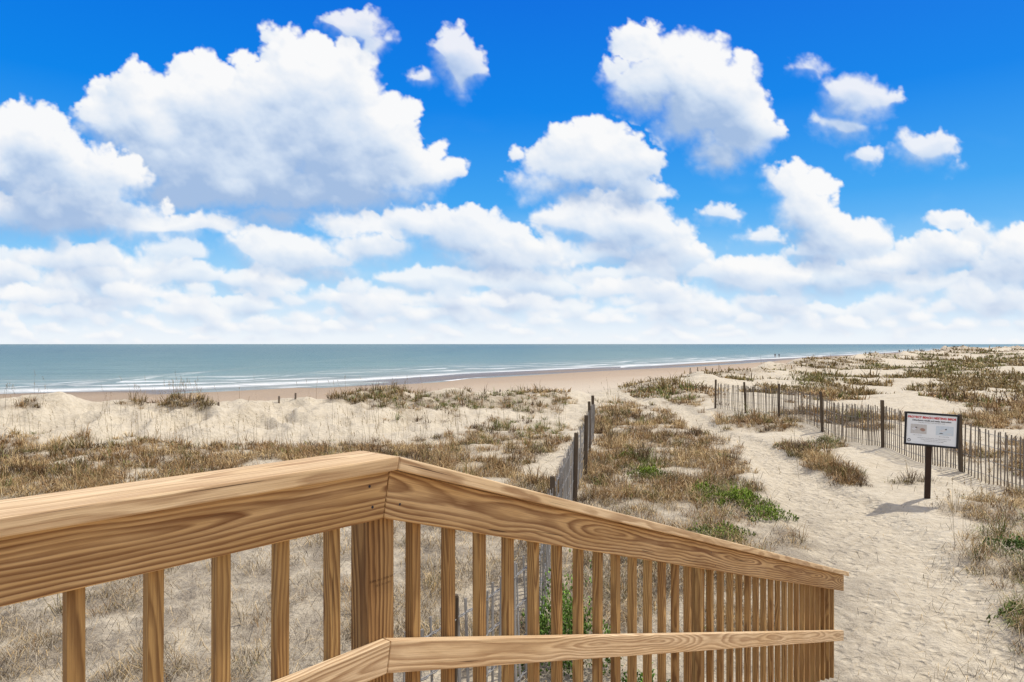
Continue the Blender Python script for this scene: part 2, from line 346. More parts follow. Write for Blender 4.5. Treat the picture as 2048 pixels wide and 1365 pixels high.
for pyr,N,nb,hl in [((693,722),17000,7,.34),((722,770),19000,9,.33),((770,850),16000,14,.33),((850,1000),15500,22,.26),((1000,1500),6600,32,.235)]:
    x,y,z,v=tufts((-120,2200),pyr,N); n=len(x); r=np.hypot(x,y)
    ppx=1024+F*x/y; ppy=HY+F*(CZ-z)/y
    g=np.zeros(n)
    for cx,cy,rx,ry in GREEN: g=np.maximum(g,sstep(1.4,.3,((ppx-cx)/rx)**2+((ppy-cy)/ry)**2))
    tone=fbm(x/2.0,y/2.0,3,90.)*.9+rng.normal(0,.30,n)
    c=np.where((tone<-.38)[:,None],DARK,np.where((tone<-.22)[:,None],OLIVE,np.where((tone<.24)[:,None],BROWN,STRAW)))
    gg=(rng.uniform(0,1,n)<g*.5)|(rng.uniform(0,1,n)<.045)
    c=np.where(gg[:,None],GRN*.65+OLIVE*.35,c)
    cr_=(z>.28)&(x<6)&(r<60)&(rng.uniform(0,1,n)<.5); c=np.where(cr_[:,None],OLIVE*.6+DARK*.5,c)
    near=(ppy>1040)&(ppx<1250)&(rng.uniform(0,1,n)<.5); c=np.where(near[:,None],GREY*.5+STRAW*.35,c)
    c=np.where((r>45)[:,None],c*.5+OLIVE*.45*np.array([1.1,1.05,1]),c)
    hs=hl*np.exp(rng.normal(-.15,.45,n))*(.55+.5*v)*np.where(r>40,1+np.minimum(r,400)/260.,1)
    rad=np.where(r>40,.25+r*.006,.12)
    I=np.repeat(np.arange(n),nb); m_=len(I); an=rng.uniform(0,2*np.pi,m_); q=np.sqrt(rng.uniform(0,1,m_))*rad[I]
    base=np.stack([x[I]+np.cos(an)*q,y[I]+np.sin(an)*q,z[I]-.02],1)
    L=hs[I]*rng.uniform(.5,1.3,m_)
    col=c[I]*rng.uniform(.5,1.35,m_)[:,None]
    lean=np.clip(np.abs(rng.normal(.76,.28,m_)),0,.96)
    wd=np.maximum(.0045,r[I]*.00058)*rng.uniform(.7,1.4,m_)*np.where(r[I]>40,1.9,1)
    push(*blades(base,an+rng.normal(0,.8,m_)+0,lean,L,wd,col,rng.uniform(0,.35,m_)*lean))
me=fast_mesh('dune_grass',np.concatenate(VV),np.concatenate(TT),{'col':('FLOAT_COLOR',np.concatenate(CC))})
add('dune_grass',me,M_blade,kind='stuff',label='dry straw and olive dune grass tufts on sand',cat='grass')
# dead stems lying on the sand
N=85000; px=rng.uniform(-150,2200,N); py=rng.uniform(860,1560,N); y=4095/(py-HY); x=(px-1024)/F*y; z=height(x,y); v=veg(x,y,z)
edge_=((px>1850)|(px<1250))*.14*(fbm(x/.8,y/.8,2,3.)>-.1)
k=rng.uniform(0,1,N)<np.clip(v*1.3+.02+edge_,0,1); x,y,z=x[k],y[k],z[k]; n=len(x)
base=np.stack([x,y,z+rng.uniform(.003,.05,n)],1); cc=np.where((rng.uniform(0,1,n)<.6)[:,None],GREY*1.1,STRAW)*rng.uniform(.15,1.3,n)[:,None]
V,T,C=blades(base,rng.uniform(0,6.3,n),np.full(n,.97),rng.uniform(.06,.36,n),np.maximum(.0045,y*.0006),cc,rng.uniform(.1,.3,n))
add('dead_grass_litter',fast_mesh('litter',V,T,{'col':('FLOAT_COLOR',C)}),M_blade,kind='stuff',label='grey and straw dead stems scattered over sand',cat='dead grass')
# sea oats
VV=[];TT=[];CC=[];off0=0
oats=[]
for (a,b_,py0,py1,N) in [(0,120,812,870,30),(200,420,812,890,80),(330,400,825,845,60),(430,760,820,905,50),(660,1140,815,870,120),(0,1100,850,930,130),(1180,1260,780,850,20),(1460,1640,735,790,20),(1200,1640,880,1050,40),(1900,2040,1000,1120,24)]:
    px=rng.uniform(a,b_,N);py=rng.uniform(py0,py1,N);y=4095/(py-HY);x=(px-1024)/F*y;oats.append(np.stack([x,y],1))
o=np.concatenate(oats); x,y=o[:,0],o[:,1]; z=height(x,y); n=len(x); L=rng.uniform(.5,1.2,n); an=rng.normal(2.6,.9,n); le=np.clip(rng.normal(.22,.12,n),.02,.6)
base=np.stack([x,y,z-.02],1); c=np.tile(STRAW*.5,(n,1))*rng.uniform(.5,1.2,n)[:,None]
push(*blades(base,an,le,L,np.maximum(.005,y*.00036),c))
tip=base.copy(); tip[:,0]+=np.cos(an)*le*L; tip[:,1]+=np.sin(an)*le*L; tip[:,2]+=L*np.sqrt(1-le**2)
for kx in range(7):
    q=tip.copy(); f=kx/7*.22; q[:,2]-=f*L*.9; q[:,0]-=np.cos(an)*le*f*L
    push(*blades(q,an+rng.normal(0,.7,n),np.full(n,.75),rng.uniform(.04,.09,n),np.full(n,.010)+y*.0001,c*1.2,rng.uniform(.2,.9,n)))
add('sea_oats',fast_mesh('sea_oats',np.concatenate(VV),np.concatenate(TT),{'col':('FLOAT_COLOR',np.concatenate(CC))}),M_blade,kind='stuff',label='tall thin sea oat stalks with seed heads',cat='sea oats')
# leafy green plants
def shrub(px,py,rad,hgt,nl,colr,label,leaf=.05):
    x0,y0=W(px,py); th=rng.uniform(0,2*np.pi,nl); q=np.sqrt(rng.uniform(0,1,nl)); lump=1+.35*np.sin(th*3+px)+.2*np.sin(th*7)
    x=x0+np.cos(th)*q*rad*lump; y=y0+np.sin(th)*q*rad*lump
    kk=perlin(x*4+px,y*4)>-.28; x,y,q=x[kk],y[kk],q[kk]; nl=len(x)
    top=hgt*(1-q**2*.8)*(.6+.8*np.abs(perlin(x*6,y*6))); z=height(x,y)+top*rng.uniform(.15,1,nl)
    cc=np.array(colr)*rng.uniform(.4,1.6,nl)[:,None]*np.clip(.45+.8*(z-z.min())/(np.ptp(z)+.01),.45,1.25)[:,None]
    V,T,C=blades(np.stack([x,y,z],1),rng.uniform(0,6.3,nl),rng.uniform(.3,.9,nl),leaf*rng.uniform(.6,1.5,nl),np.full(nl,leaf*.4),cc,rng.uniform(0,.5,nl))
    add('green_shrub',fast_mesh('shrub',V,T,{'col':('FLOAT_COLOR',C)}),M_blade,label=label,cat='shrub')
lg='low bright green leafy plant among dry grass'
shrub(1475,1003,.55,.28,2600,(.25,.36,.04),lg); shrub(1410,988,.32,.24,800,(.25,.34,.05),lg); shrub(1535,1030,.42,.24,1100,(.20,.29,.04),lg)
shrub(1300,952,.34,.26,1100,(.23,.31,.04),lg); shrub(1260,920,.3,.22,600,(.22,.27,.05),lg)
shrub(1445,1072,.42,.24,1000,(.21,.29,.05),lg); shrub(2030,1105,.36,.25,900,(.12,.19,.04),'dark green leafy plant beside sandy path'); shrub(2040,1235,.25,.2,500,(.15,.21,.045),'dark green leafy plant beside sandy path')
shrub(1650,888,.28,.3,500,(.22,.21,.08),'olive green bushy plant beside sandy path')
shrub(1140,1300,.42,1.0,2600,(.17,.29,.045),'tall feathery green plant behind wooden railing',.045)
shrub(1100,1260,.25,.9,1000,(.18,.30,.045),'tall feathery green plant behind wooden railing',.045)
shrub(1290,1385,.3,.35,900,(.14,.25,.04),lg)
# ---------------------------------------------------------------- wooden railing
import bmesh
def piece(name,c0,c1,w0,w1,mat,parent,bev=.003,label=None):
    V=[Vector(p) for p in c0]+[Vector(p) for p in c1]
    Fs=[(0,1,2,3),(7,6,5,4),(0,4,5,1),(1,5,6,2),(2,6,7,3),(3,7,4,0)]
    me=bpy.data.meshes.new(name); me.from_pydata(V,[],Fs); me.update()
    bm=bmesh.new(); bm.from_mesh(me); bmesh.ops.recalc_face_normals(bm,faces=bm.faces); bm.to_mesh(me); bm.free()
    at=me.attributes.new('wood','FLOAT_VECTOR','POINT')
    at.data.foreach_set('vector',np.array(list(w0)+list(w1),dtype=np.float32).ravel())
    ob=add(name,me,mat,parent,label=label)
    if bev:
        md=ob.modifiers.new('bevel','BEVEL'); md.width=bev; md.segments=2; md.limit_method='ANGLE'
    return ob
C0=np.array([-.365,1.947]); aL=math.radians(47.5); dL=np.array([math.cos(aL),math.sin(aL)]); nL=np.array([-dL[1],dL[0]])
dR=np.array([.618,.786]); dR/=np.linalg.norm(dR); nR=np.array([-dR[1],dR[0]])
dA=(dL+dR); dA/=np.linalg.norm(dA); nA_=np.array([-dA[1],dA[0]]); SL=.322; TM=math.tan(math.atan(SL)/2)
ZB=CZ-.499
def Pl(s,n,z): p=C0+s*dL+n*nL; return (p[0],p[1],z)
def Pm(s,n,z): p=C0+s*dA+n*nA_; return (p[0],p[1],z)
def Pr(s,n,z,SL=.322): p=C0+s*dR+n*nR; return (p[0],p[1],z-SL*s)
rail=empty('deck_railing',(C0[0],C0[1],0.2),'new pine railing with balusters, descending beside stairs','railing')
SE=5.56
def rails(name,n0,n1,zlo,h,mat,s_left=-2.6,s_right=SE,horiz=False,sd=1,m0=None,SL=.322,bev=.003):
    rw=np.random.default_rng(sd)
    zb=ZB+zlo; zt=zb+h; mb=zlo*TM; mt=(zlo+h)*TM
    if m0 is not None: mb=m0; mt=m0+h*TM
    rb=zb+SL*mb; rt=zt+SL*mt
    def wc(s0,s1):
        W_=(n1-n0) if horiz else h
        oy=-W_*rw.uniform(.3,.7); oz=rw.uniform(-.02,.03); ox=rw.uniform(0,30)
        T=(n1-n0)
        if horiz: a=[(s0+ox,oy,oz),(s0+ox,oy+T,oz),(s0+ox,oy+T,oz+h),(s0+ox,oy,oz+h)]
        else: a=[(s0+ox,oy,oz),(s0+ox,oy,oz+T),(s0+ox,oy+h,oz+T),(s0+ox,oy+h,oz)]
        b2=[(s1+ox,)+q[1:] for q in a]
        return a,b2
    g=.0012
    a,b2=wc(s_left,0)
    piece(name,[Pl(s_left,n0,zb),Pl(s_left,n1,zb),Pl(s_left,n1,zt),Pl(s_left,n0,zt)],[Pm(mb-g,n0,zb),Pm(mb-g,n1,zb),Pm(mt-g,n1,zt),Pm(mt-g,n0,zt)],a,b2,mat,rail,bev)
    a,b2=wc(0,s_right)
    c0=[Pm(mb+g,n0,zb),Pm(mb+g,n1,zb),Pm(mt+g,n1,zt),Pm(mt+g,n0,zt)]
    piece(name,c0,[Pr(s_right,n0,rb,SL),Pr(s_right,n1,rb,SL),Pr(s_right+.0,n1,rt,SL),Pr(s_right,n0,rt,SL)],a,b2,mat,rail,bev)
rails('rail_board',0,.038,0,.138,M_pine,sd=14,bev=.005)
rails('cap_rail',-.036,.145,.1395,.038,M_pine2,s_right=SE+.04,horiz=True,sd=5,bev=.005)
rails('hand_rail',.001,.0365,-.447,.089,M_pine2,sd=8,m0=.012,SL=.325)
def upright(name,s,n0,wid,zt,zb_,mat,right):
    h=wid/2; jt=0 if wid>.05 else rng.normal(0,.0022)
    def q(s_,n_,z):
        p=C0+s_*(dR if right else dL)+n_*(nR if right else nL); return (p[0],p[1],z)
    ox,oy,oz=rng.uniform(0,40),rng.uniform(-.06,.06),rng.uniform(-.06,.06)
    c0=[q(s-h+jt,n0,zb_),q(s+h+jt,n0,zb_),q(s+h+jt,n0+wid,zb_),q(s-h+jt,n0+wid,zb_)]
    c1=[q(s-h-jt,n0,zt),q(s+h-jt,n0,zt),q(s+h-jt,n0+wid,zt),q(s-h-jt,n0+wid,zt)]
    w=[(0,0),(wid,0),(wid,wid),(0,wid)]
    return piece(name,c0,c1,[(ox,oy+a,oz+b) for a,b in w],[(ox+zt-zb_,oy+a,oz+b) for a,b in w],mat,rail,.002)
BW=.034
for k in range(1,16):
    s=-.155*k
    upright('baluster',s+.02,.0385,BW,ZB+.12,ZB-.80,M_pine3,False)
post=upright('post',.02,.0385,.089,ZB+.137,.0-.3,M_pineP,False)
upright('post',-2.16,.074,.086,ZB+.13,-.3,M_pine3,False)
nb_=int((SE-.1)/.157)
for k in range(1,nb_+1):
    s=.008+.157*k
    upright('baluster',s,.0385,BW,ZB+.13-SL*s,ZB-.80-SL*s,M_pine3,True)
for s in (2.44,4.9):
    upright('post',s,.0735,.089,ZB+.131-SL*s,-.4,M_pine3,True)
def screw(s,z,right):
    p=C0+s*(dR if right else dL)-.0006*(nR if right else nL); V=[];d=(dR if right else dL)
    for i in range(10):
        a=2*math.pi*i/10; V.append((p[0]+d[0]*.0042*math.cos(a),p[1]+d[1]*.0042*math.cos(a),z+.0042*math.sin(a)))
    me=bpy.data.meshes.new('screw'); me.from_pydata(V,[],[tuple(range(10))]); add('screw',me,M_ink,rail)
for s_,z_,r_ in ((-.05,ZB+.10,False),(-.04,ZB+.04,False),(.05,ZB+.11,True),(.06,ZB+.03,True),(SE-.05,ZB+.1-SL*SE,True),(SE-.05,ZB+.03-SL*SE,True),(2.4,ZB+.1-SL*2.4,True),(2.46,ZB+.03-SL*2.46,True)): screw(s_,z_,r_)
def text_mesh(txt,size,mat,name,parent,M,label=None,bold=0.0):
    cu=bpy.data.curves.new('t','FONT'); cu.body=txt; cu.size=size; cu.align_x='CENTER'; cu.align_y='CENTER'; cu.offset=bold; cu.resolution_u=3
    o=bpy.data.objects.new('t',cu); COL.objects.link(o); bpy.context.view_layer.update()
    me=bpy.data.meshes.new_from_object(o.evaluated_get(bpy.context.evaluated_depsgraph_get())); bpy.data.objects.remove(o)
    me.transform(M); me.name=name
    return add(name,me,mat,parent,label=label)
def frame(origin,xdir,zdir=(0,0,1)):
    x=Vector(xdir).normalized(); z=Vector(zdir).normalized(); n=x.cross(z).normalized()
    m=Matrix((x,z,n)).transposed().to_4x4(); m.translation=Vector(origin); return m
def on_post(zz,du=0):
    p=C0+(.02+du)*dL+.0375*nL; return frame((p[0],p[1],zz),(dL[0],dL[1],0))
text_mesh('SUPER_No.1 550IN WT',.0085,M_stamp,'stamp_lettering',post,on_post(CZ-.685))
text_mesh('(5.5) 3\u00bd x 3\u00bd',.0092,M_stamp,'stamp_lettering',post,on_post(CZ-.700,.006))
deck=empty('wooden_deck',(-.3,0,0),'pine boardwalk deck platform with plank floor','deck')
ZD=ZB-.84
def slab(name,o,e1,l1,e2,l2,zt,th,mat,par):
    o=np.array(o);e1=np.array(e1);e2=np.array(e2)
    pts=[o,o+e1*l1,o+e1*l1+e2*l2,o+e2*l2]
    ox=rng.uniform(0,30);oz=rng.uniform(-.05,.05)
    w=[(ox,-.05,oz),(ox+l1,-.05,oz),(ox+l1,l2-.05,oz),(ox,l2-.05,oz)]
    return piece(name,[(p[0],p[1],zt-th) for p in pts],[(p[0],p[1],zt) for p in pts],w,[(a,b_,c_+.03) for a,b_,c_ in w],mat,par)
for k in range(14):
    st=C0-dL*(.145*k+.14); slab('plank',st-nL*1.55,nL,1.55+.03,dL,.139,ZD,.038,M_pine2,deck)
slab('joist',C0-dL*2.0-nL*.04,dL,2.0,nL,.038,ZD-.04,.2,M_pine,deck); slab('joist',C0-dL*2.0-nL*1.5,dL,2.0,nL,.038,ZD-.04,.2,M_pine,deck)
for a_,b_ in ((-1.9,-1.45),(-.15,-1.45),(-1.0,-.12),(-1.95,-.12)):
    slab('support_post',C0+dL*a_+nL*b_,dL,.089,nL,.089,ZD-.25,ZD+.1,M_pine,deck)
stair=empty('wooden_stairs',(C0[0]+1,C0[1]+1,0),'pine outdoor stairs leading down to sandy path','stairs')
for k in range(10):
    s=.02+.51*k; slab('tread',C0+dR*s-nR*1.25,nR,1.25,dR,.48,ZD-.164*(k+1)+.03,.038,M_pine2,stair)
for n0 in (-.001-.038,-1.29):
    q=lambda s,n,z:Pr(s,n,z)
    zt=ZD-.06
    piece('stringer',[q(.02,n0,zt-.22),q(.02,n0+.036,zt-.22),q(.02,n0+.036,zt),q(.02,n0,zt)],[q(5.4,n0,zt-.22),q(5.4,n0+.036,zt-.22),q(5.4,n0+.036,zt),q(5.4,n0,zt)],[(0,0,1)]*4,[(5,0,1)]*4,M_pine3,stair)
# ---------------------------------------------------------------- sand fences
def boxverts(p,ux,uy,uz,w,d,h):
    p=np.array(p);out=[]
    for z in(0,h):
        for a,b_ in((-1,-1),(1,-1),(1,1),(-1,1)): out.append(p+ux*a*w/2+uy*b_*d/2+uz*z)
    return out
BF=[(3,2,1,0),(4,5,6,7),(0,1,5,4),(1,2,6,5),(2,3,7,6),(3,0,4,7)]
def fence(pts,hp,posts,label,mslat,spacing=.1,lean=.04,seed=1,wmul=1.):
    pts=np.array(pts,float); seg=np.hypot(*np.diff(pts,axis=0).T); cum=np.concatenate([[0],np.cumsum(seg)]); L=cum[-1]
    rs=np.random.default_rng(seed)
    def at(s):
        x=np.interp(s,cum,pts[:,0]); y=np.interp(s,cum,pts[:,1]); e=.05
        dx=np.interp(s+e,cum,pts[:,0])-np.interp(s-e,cum,pts[:,0]); dy=np.interp(s+e,cum,pts[:,1])-np.interp(s-e,cum,pts[:,1]); n=math.hypot(dx,dy)
        return x,y,dx/n,dy/n
    x,y,_,_=at(L/2); root=empty('sand_fence',(x,y,float(height(x,y))),label,'fence')
    ss=np.linspace(0,L,80); hz_=np.array([float(height(at(s)[0],at(s)[1])) for s in ss]); hz_=np.convolve(np.pad(hz_,3,mode='edge'),np.ones(7)/7,mode='valid')
    hs_=lambda s: float(np.interp(s,ss,hz_))
    V=[];Fc=[]; s=0; ln=0
    while s<L:
        x,y,dx,dy=at(s); z=hs_(s); ln=.9*ln+rs.normal(0,.007)
        up=np.array([dx*(ln+rs.normal(0,lean)),dy*(ln),0])+np.array([-dy,dx,0])*rs.normal(0,.02)+np.array([0,0,1.]); up/=np.linalg.norm(up)
        u=np.array([dx,dy,0]); v=np.array([-dy,dx,0]); ph=rs.uniform(-.25,.25); u2=u*math.cos(ph)+v*math.sin(ph); v2=-u*math.sin(ph)+v*math.cos(ph)
        b0=len(V); V+=boxverts((x,y,z-.14),u2,v2,up,rs.uniform(.028,.038)*wmul,.010,hp+.14+rs.normal(0,.018)); Fc+=[tuple(i+b0 for i in f) for f in BF]
        s+=spacing*rs.uniform(.88,1.12)
    me=bpy.data.meshes.new('slats'); me.from_pydata([tuple(v) for v in V],[],Fc); add('slats',me,mslat,root)
    V=[];Fc=[]
    for f in (.12,.4,.68,.92):
        for side in(-1,1):
            s=0; prev=None; i=0
            while s<=L:
                x,y,dx,dy=at(s); z=hs_(s); o=side*(.012 if i%2 else -.012); i+=1
                ring=[(x-dy*o+a*.004*-dy,y+dx*o+a*.004*dx,z+hp*f+c_*.003) for a,c_ in((-1,-1),(1,-1),(1,1),(-1,1))]
                b0=len(V); V+=ring
                if prev is not None: Fc+=[(prev+j,prev+(j+1)%4,b0+(j+1)%4,b0+j) for j in range(4)]
                prev=b0; s+=spacing
    me=bpy.data.meshes.new('wire'); me.from_pydata(V,[],Fc); add('wire',me,M_wire,root)
    for (x,y,h,w) in posts:
        z=float(height(x,y)); V=[];Fc=[];n=9; tx,ty=rs.normal(0,.02),rs.normal(0,.02)
        hs=[-.2,h*.4,h*.8,h-.015,h]
        for j,zz in enumerate(hs):
            for i in range(n):
                a=2*math.pi*i/n; rr_=w/2*(1+.05*math.sin(i*2.3+j)-(.15 if j==4 else 0)); V.append((x+rr_*math.cos(a)+tx*zz,y+rr_*math.sin(a)+ty*zz,z+zz))
        for j in range(4):
            for i in range(n): Fc.append((j*n+i,j*n+(i+1)%n,(j+1)*n+(i+1)%n,(j+1)*n+i))
        Fc.append(tuple(range(4*n,5*n)))
        me=bpy.data.meshes.new('post'); me.from_pydata(V,[],Fc); add('post',me,M_post,root)
f1=[(-.95,4.3),(-.62,4.75),(-.22,5.45),(.16,6.3),(.52,8.9),(1.12,12.6),(1.63,15.6),(2.65,22.2)]
fence(f1,1.17,[(-.45,5.1,1.25,.055),(.20,6.3,1.3,.06),(.55,8.9,1.3,.07),(1.17,12.7,1.35,.08),(1.65,15.4,1.42,.09),(2.1,18.5,1.4,.08),(2.62,22.2,1.45,.1)],'grey weathered sand fence with wired slats in grass',M_slat2,.115,.05,3,.75)
f2=[(11.0,10.4),(10.75,12.5),(10.6,14.2),(10.4,15.8),(10.35,19),(10.5,23),(10.7,27),(10.0,29.2),(9.2,30.9)]
fence(f2,1.15,[(10.8,12.0,1.3,.08),(10.36,15.75,1.32,.09),(10.32,19,1.32,.1),(10.45,23,1.35,.09),(10.65,27.2,1.35,.09),(10.0,29.2,1.35,.09),(9.2,30.9,1.3,.09)],'brown weathered slatted sand fence beside sandy path',M_slat,.10,.022,5,.9)
for (px,zp,hh) in [(437,27.5,.22),(558,29,.30),(591,29.4,.24),(1000,38.5,.3),(1015,38.7,.25),(1380,58,.5),(1395,59,.5),(1411,60,.45),(1425,61.5,.45)]:
    x=(px-1024)/F*zp; y=zp; z=float(height(x,y)); V=[];Fc=[];n=8
    for j,zz in enumerate((-.3,hh*.6,hh-.02,hh)):
        for i in range(n):
            a=2*math.pi*i/n; r_=.045*(1-.2*(j==3)); V.append((r_*math.cos(a)+.03*zz,r_*math.sin(a),zz))
    for j in range(3):
        for i in range(n): Fc.append((j*n+i,j*n+(i+1)%n,(j+1)*n+(i+1)%n,(j+1)*n+i))
    Fc.append(tuple(range(3*n,4*n)))
    me=bpy.data.meshes.new('p'); me.from_pydata(V,[],Fc); o=add('wooden_post',me,M_slat,label='short weathered post sticking out of dune sand',cat='post',group='posts along the dune'); o.location=(x,y,z)
# ---------------------------------------------------------------- sign
sx,sy=W(1856,1000); sz=float(height(sx,sy)); sgn=empty('information_sign',(sx,sy,sz),'white bird nesting notice with black frame on brown post','sign')
def bx(name,c,ux,uy,uz,w,d,h,mat,par,bev=.004):
    V=boxverts(c,ux,uy,uz,w,d,h); me=bpy.data.meshes.new(name); me.from_pydata([tuple(v) for v in V],[],BF); o=add(name,me,mat,par)
    if bev: md=o.modifiers.new('b','BEVEL'); md.width=bev; md.segments=2
    return o
xd=np.array([.75,-.36,0]);xd/=np.linalg.norm(xd); roll=math.radians(-2.2)
X_=np.array([xd[0]*math.cos(roll),xd[1]*math.cos(roll),math.sin(roll)]); Zr=np.array([-xd[0]*math.sin(roll),-xd[1]*math.sin(roll),math.cos(roll)])
Nr=np.cross(X_,Zr)
K_=.955
bc=np.array([sx+.06,sy,CZ-172/F*sy]); bw,bh=.90,.60
pu=np.array([.03,0,1.]); pu/=np.linalg.norm(pu)
bx('post',np.array([sx,sy+.03,sz-.3])-Nr*.07,xd,np.cross(np.array([0,0,1.]),xd),pu,.10,.10,(bc[2]-sz)+.3+.1,M_signpost,sgn)
X_K=X_*K_; 
bo=bc-Zr*bh/2
panel=bx('panel',bo,X_,Nr,Zr,bw*K_,.02,bh,M_white,sgn,.002)
for nm,o,w_,h_ in (('frame',bo-X_*(bw*K_/2)-Zr*.02,.038,bh+.04),('frame',bo+X_*(bw*K_/2)-Zr*.02,.038,bh+.04)):
    bx(nm,o,X_,Nr,Zr,w_,.045,h_,M_black,sgn)
bx('frame',bo-Zr*.024,X_,Nr,Zr,bw*K_-.039,.043,.038,M_black,sgn); bx('frame',bo+Zr*(bh-.014),X_,Nr,Zr,bw*K_-.039,.043,.038,M_black,sgn)
def SF(u,v,e=.0125):
    p=bc+X_K*u+Zr*v+Nr*e; m_=Matrix((Vector(X_K),Vector(Zr),Vector(Nr))).transposed().to_4x4(); m_.translation=Vector(p); return m_
text_mesh('PROTECT BEACH NESTING BIRDS',.055,M_red,'lettering',panel,SF(0,.225),bold=.0026)
text_mesh('Disturbance results and nestly destruction',.039,M_ink,'lettering',panel,SF(0,.168),bold=.0014)
text_mesh('Please keep out of posted areas. Keep dogs on a leash.',.021,M_ink,'lettering',panel,SF(0,.130))
text_mesh('Least tern and chick',.018,M_ink,'lettering',panel,SF(-.24,-.118))
text_mesh('Black skimmers resting',.018,M_ink,'lettering',panel,SF(.22,-.118))
for k in range(3): text_mesh(['Nesting birds need your help: stay clear of their eggs and young on the beach','Birds that are flushed leave nests open to sun and predators','Thank you for sharing the shore with wildlife'][k],.0185,M_ink,'lettering',panel,SF(.05,-.165-.03*k))
def flat(name,pts,mat,e): 
    me=bpy.data.meshes.new(name); me.from_pydata([tuple(SF(u,v,e).translation) for u,v in pts],[],[tuple(range(len(pts)))]); return add(name,me,mat,panel)
def ell(cx,cy,rx,ry,n=20,rot=0): 
    return [(cx+rx*math.cos(a)*math.cos(rot)-ry*math.sin(a)*math.sin(rot),cy+rx*math.cos(a)*math.sin(rot)+ry*math.sin(a)*math.cos(rot)) for a in [2*math.pi*i/n for i in range(n)]]
def rect(a,b,c,d): return [(a,b),(c,b),(c,d),(a,d)]
M_p1=simple('photo_tan',(.50,.48,.46),(.66,.64,.62),60,.5,.2,bump=0); M_p2=simple('photo_blue',(.60,.68,.75),(.70,.76,.80),40,.5,.2,bump=0)
M_bird=simple('bird_white',(.82,.82,.82),(.6,.6,.62),60,.5,.2,bump=0); M_or=simple('chick_orange',(.40,.22,.17),(.35,.25,.2),60,.5,.2,bump=0)
flat('picture',rect(-.36,-.09,-.08,.09),M_p1,.0125); flat('picture',rect(.08,-.09,.38,.085),M_p2,.0125)
flat('picture_detail',ell(-.30,.0,.04,.022,rot=.3),M_bird,.0145); flat('picture_detail',ell(-.265,.026,.014,.012),M_ink,.0155)
flat('picture_detail',ell(-.15,-.01,.045,.03,rot=-.2),M_or,.0145); flat('picture_detail',[(-.25,.028),(-.215,.02),(-.25,.02)],M_or,.0165)
flat('picture_detail',ell(.2,.0,.055,.022,rot=.25),M_bird,.0145); flat('picture_detail',ell(.25,.027,.015,.012),M_ink,.0155); flat('picture_detail',ell(.31,-.055,.045,.009),M_bird,.0145); flat('picture_detail',ell(.17,-.055,.035,.007),M_ink,.0145)
flat('emblem',ell(-.38,-.225,.03,.03),M_ink,.0125); flat('emblem',ell(-.38,-.225,.02,.02),M_bird,.0145)
# ---------------------------------------------------------------- people
def skinned(name,verts,edges,rad,mat,loc,parent=None):
    me=bpy.data.meshes.new(name); me.from_pydata(verts,edges,[]); o=bpy.data.objects.new(name,me); COL.objects.link(o)
    o.modifiers.new('s','SKIN'); 
    for i,sv in enumerate(me.skin_vertices[0].data): sv.radius=rad[i]; sv.use_root=(i==0)
    o.modifiers.new('u','SUBSURF').levels=1
    bpy.context.view_layer.update(); m2=bpy.data.meshes.new_from_object(o.evaluated_get(bpy.context.evaluated_depsgraph_get())); bpy.data.objects.remove(o)
    o=bpy.data.objects.new(name,m2); COL.objects.link(o); m2.materials.clear(); m2.materials.append(mat); 
    if parent: o.parent=parent
    else: o.location=loc
    return o
M_skin=simple('skin',(.30,.18,.12),(.25,.14,.09),20,.6,.3); M_s1=simple('dark_cloth',(.05,.06,.09),(.03,.04,.06),20,.9,.1); M_s2=simple('blue_cloth',(.09,.12,.2),(.06,.09,.15),20,.9,.1); M_hair=simple('hair',(.04,.025,.015),(.06,.04,.03),40,.7,.2)
def person(x,y,sc,mat_s,label,ph):
    V=[(0,0,.95),(0,0,1.15),(0,0,1.40),(0,0,1.50),(0,-.01,1.60),(0,-.01,1.70),
       (.10,0,.90),(.11,-.14*ph,.50),(.11,-.18*ph,.08),(.11,-.30*ph,.05),(-.10,0,.90),(-.11,.10*ph,.50),(-.11,.24*ph,.09),(-.11,.12*ph,.04),
       (.19,0,1.38),(.25,.08*ph,1.10),(.26,.0,.86),(.26,-.02,.78),(-.19,0,1.38),(-.25,-.08*ph,1.10),(-.26,-.14*ph,.87),(-.26,-.16*ph,.79)]
    E=[(0,1),(1,2),(2,3),(3,4),(4,5),(0,6),(6,7),(7,8),(8,9),(0,10),(10,11),(11,12),(12,13),(2,14),(14,15),(15,16),(16,17),(2,18),(18,19),(19,20),(20,21)]
    R_=[(.15,.1),(.13,.09),(.15,.1),(.055,.055),(.085,.1),(.06,.07),(.09,.09),(.06,.06),(.04,.04),(.03,.03),(.09,.09),(.06,.06),(.04,.04),(.03,.03),(.055,.055),(.042,.042),(.03,.03),(.03,.02),(.055,.055),(.042,.042),(.03,.03),(.03,.02)]
    b_=skinned('person',V,E,R_,M_skin,(x,y,max(SEA,float(height(x,y))))); b_.scale=(sc,)*3; b_['label']=label; b_['category']='person'; b_['group']='people walking on the beach'
    skinned('shirt',[V[0],V[1],V[2],V[14],V[18],V[15],V[19]],[(0,1),(1,2),(2,3),(2,4),(3,5),(4,6)],[(.17,.12),(.15,.11),(.17,.12),(.07,.07),(.07,.07),(.055,.055),(.055,.055)],mat_s,None,b_)
    skinned('shorts',[(0,0,.97),(0,0,.9),V[6],V[10],(.11,-.09*ph,.6),(-.11,.07*ph,.6)],[(0,1),(1,2),(1,3),(2,4),(3,5)],[(.17,.12),(.16,.12),(.11,.11),(.11,.11),(.08,.08),(.08,.08)],M_s1,None,b_)
    skinned('hair',[(0,.02,1.62),(0,.02,1.72)],[(0,1)],[(.09,.1),(.07,.08)],M_hair,None,b_)
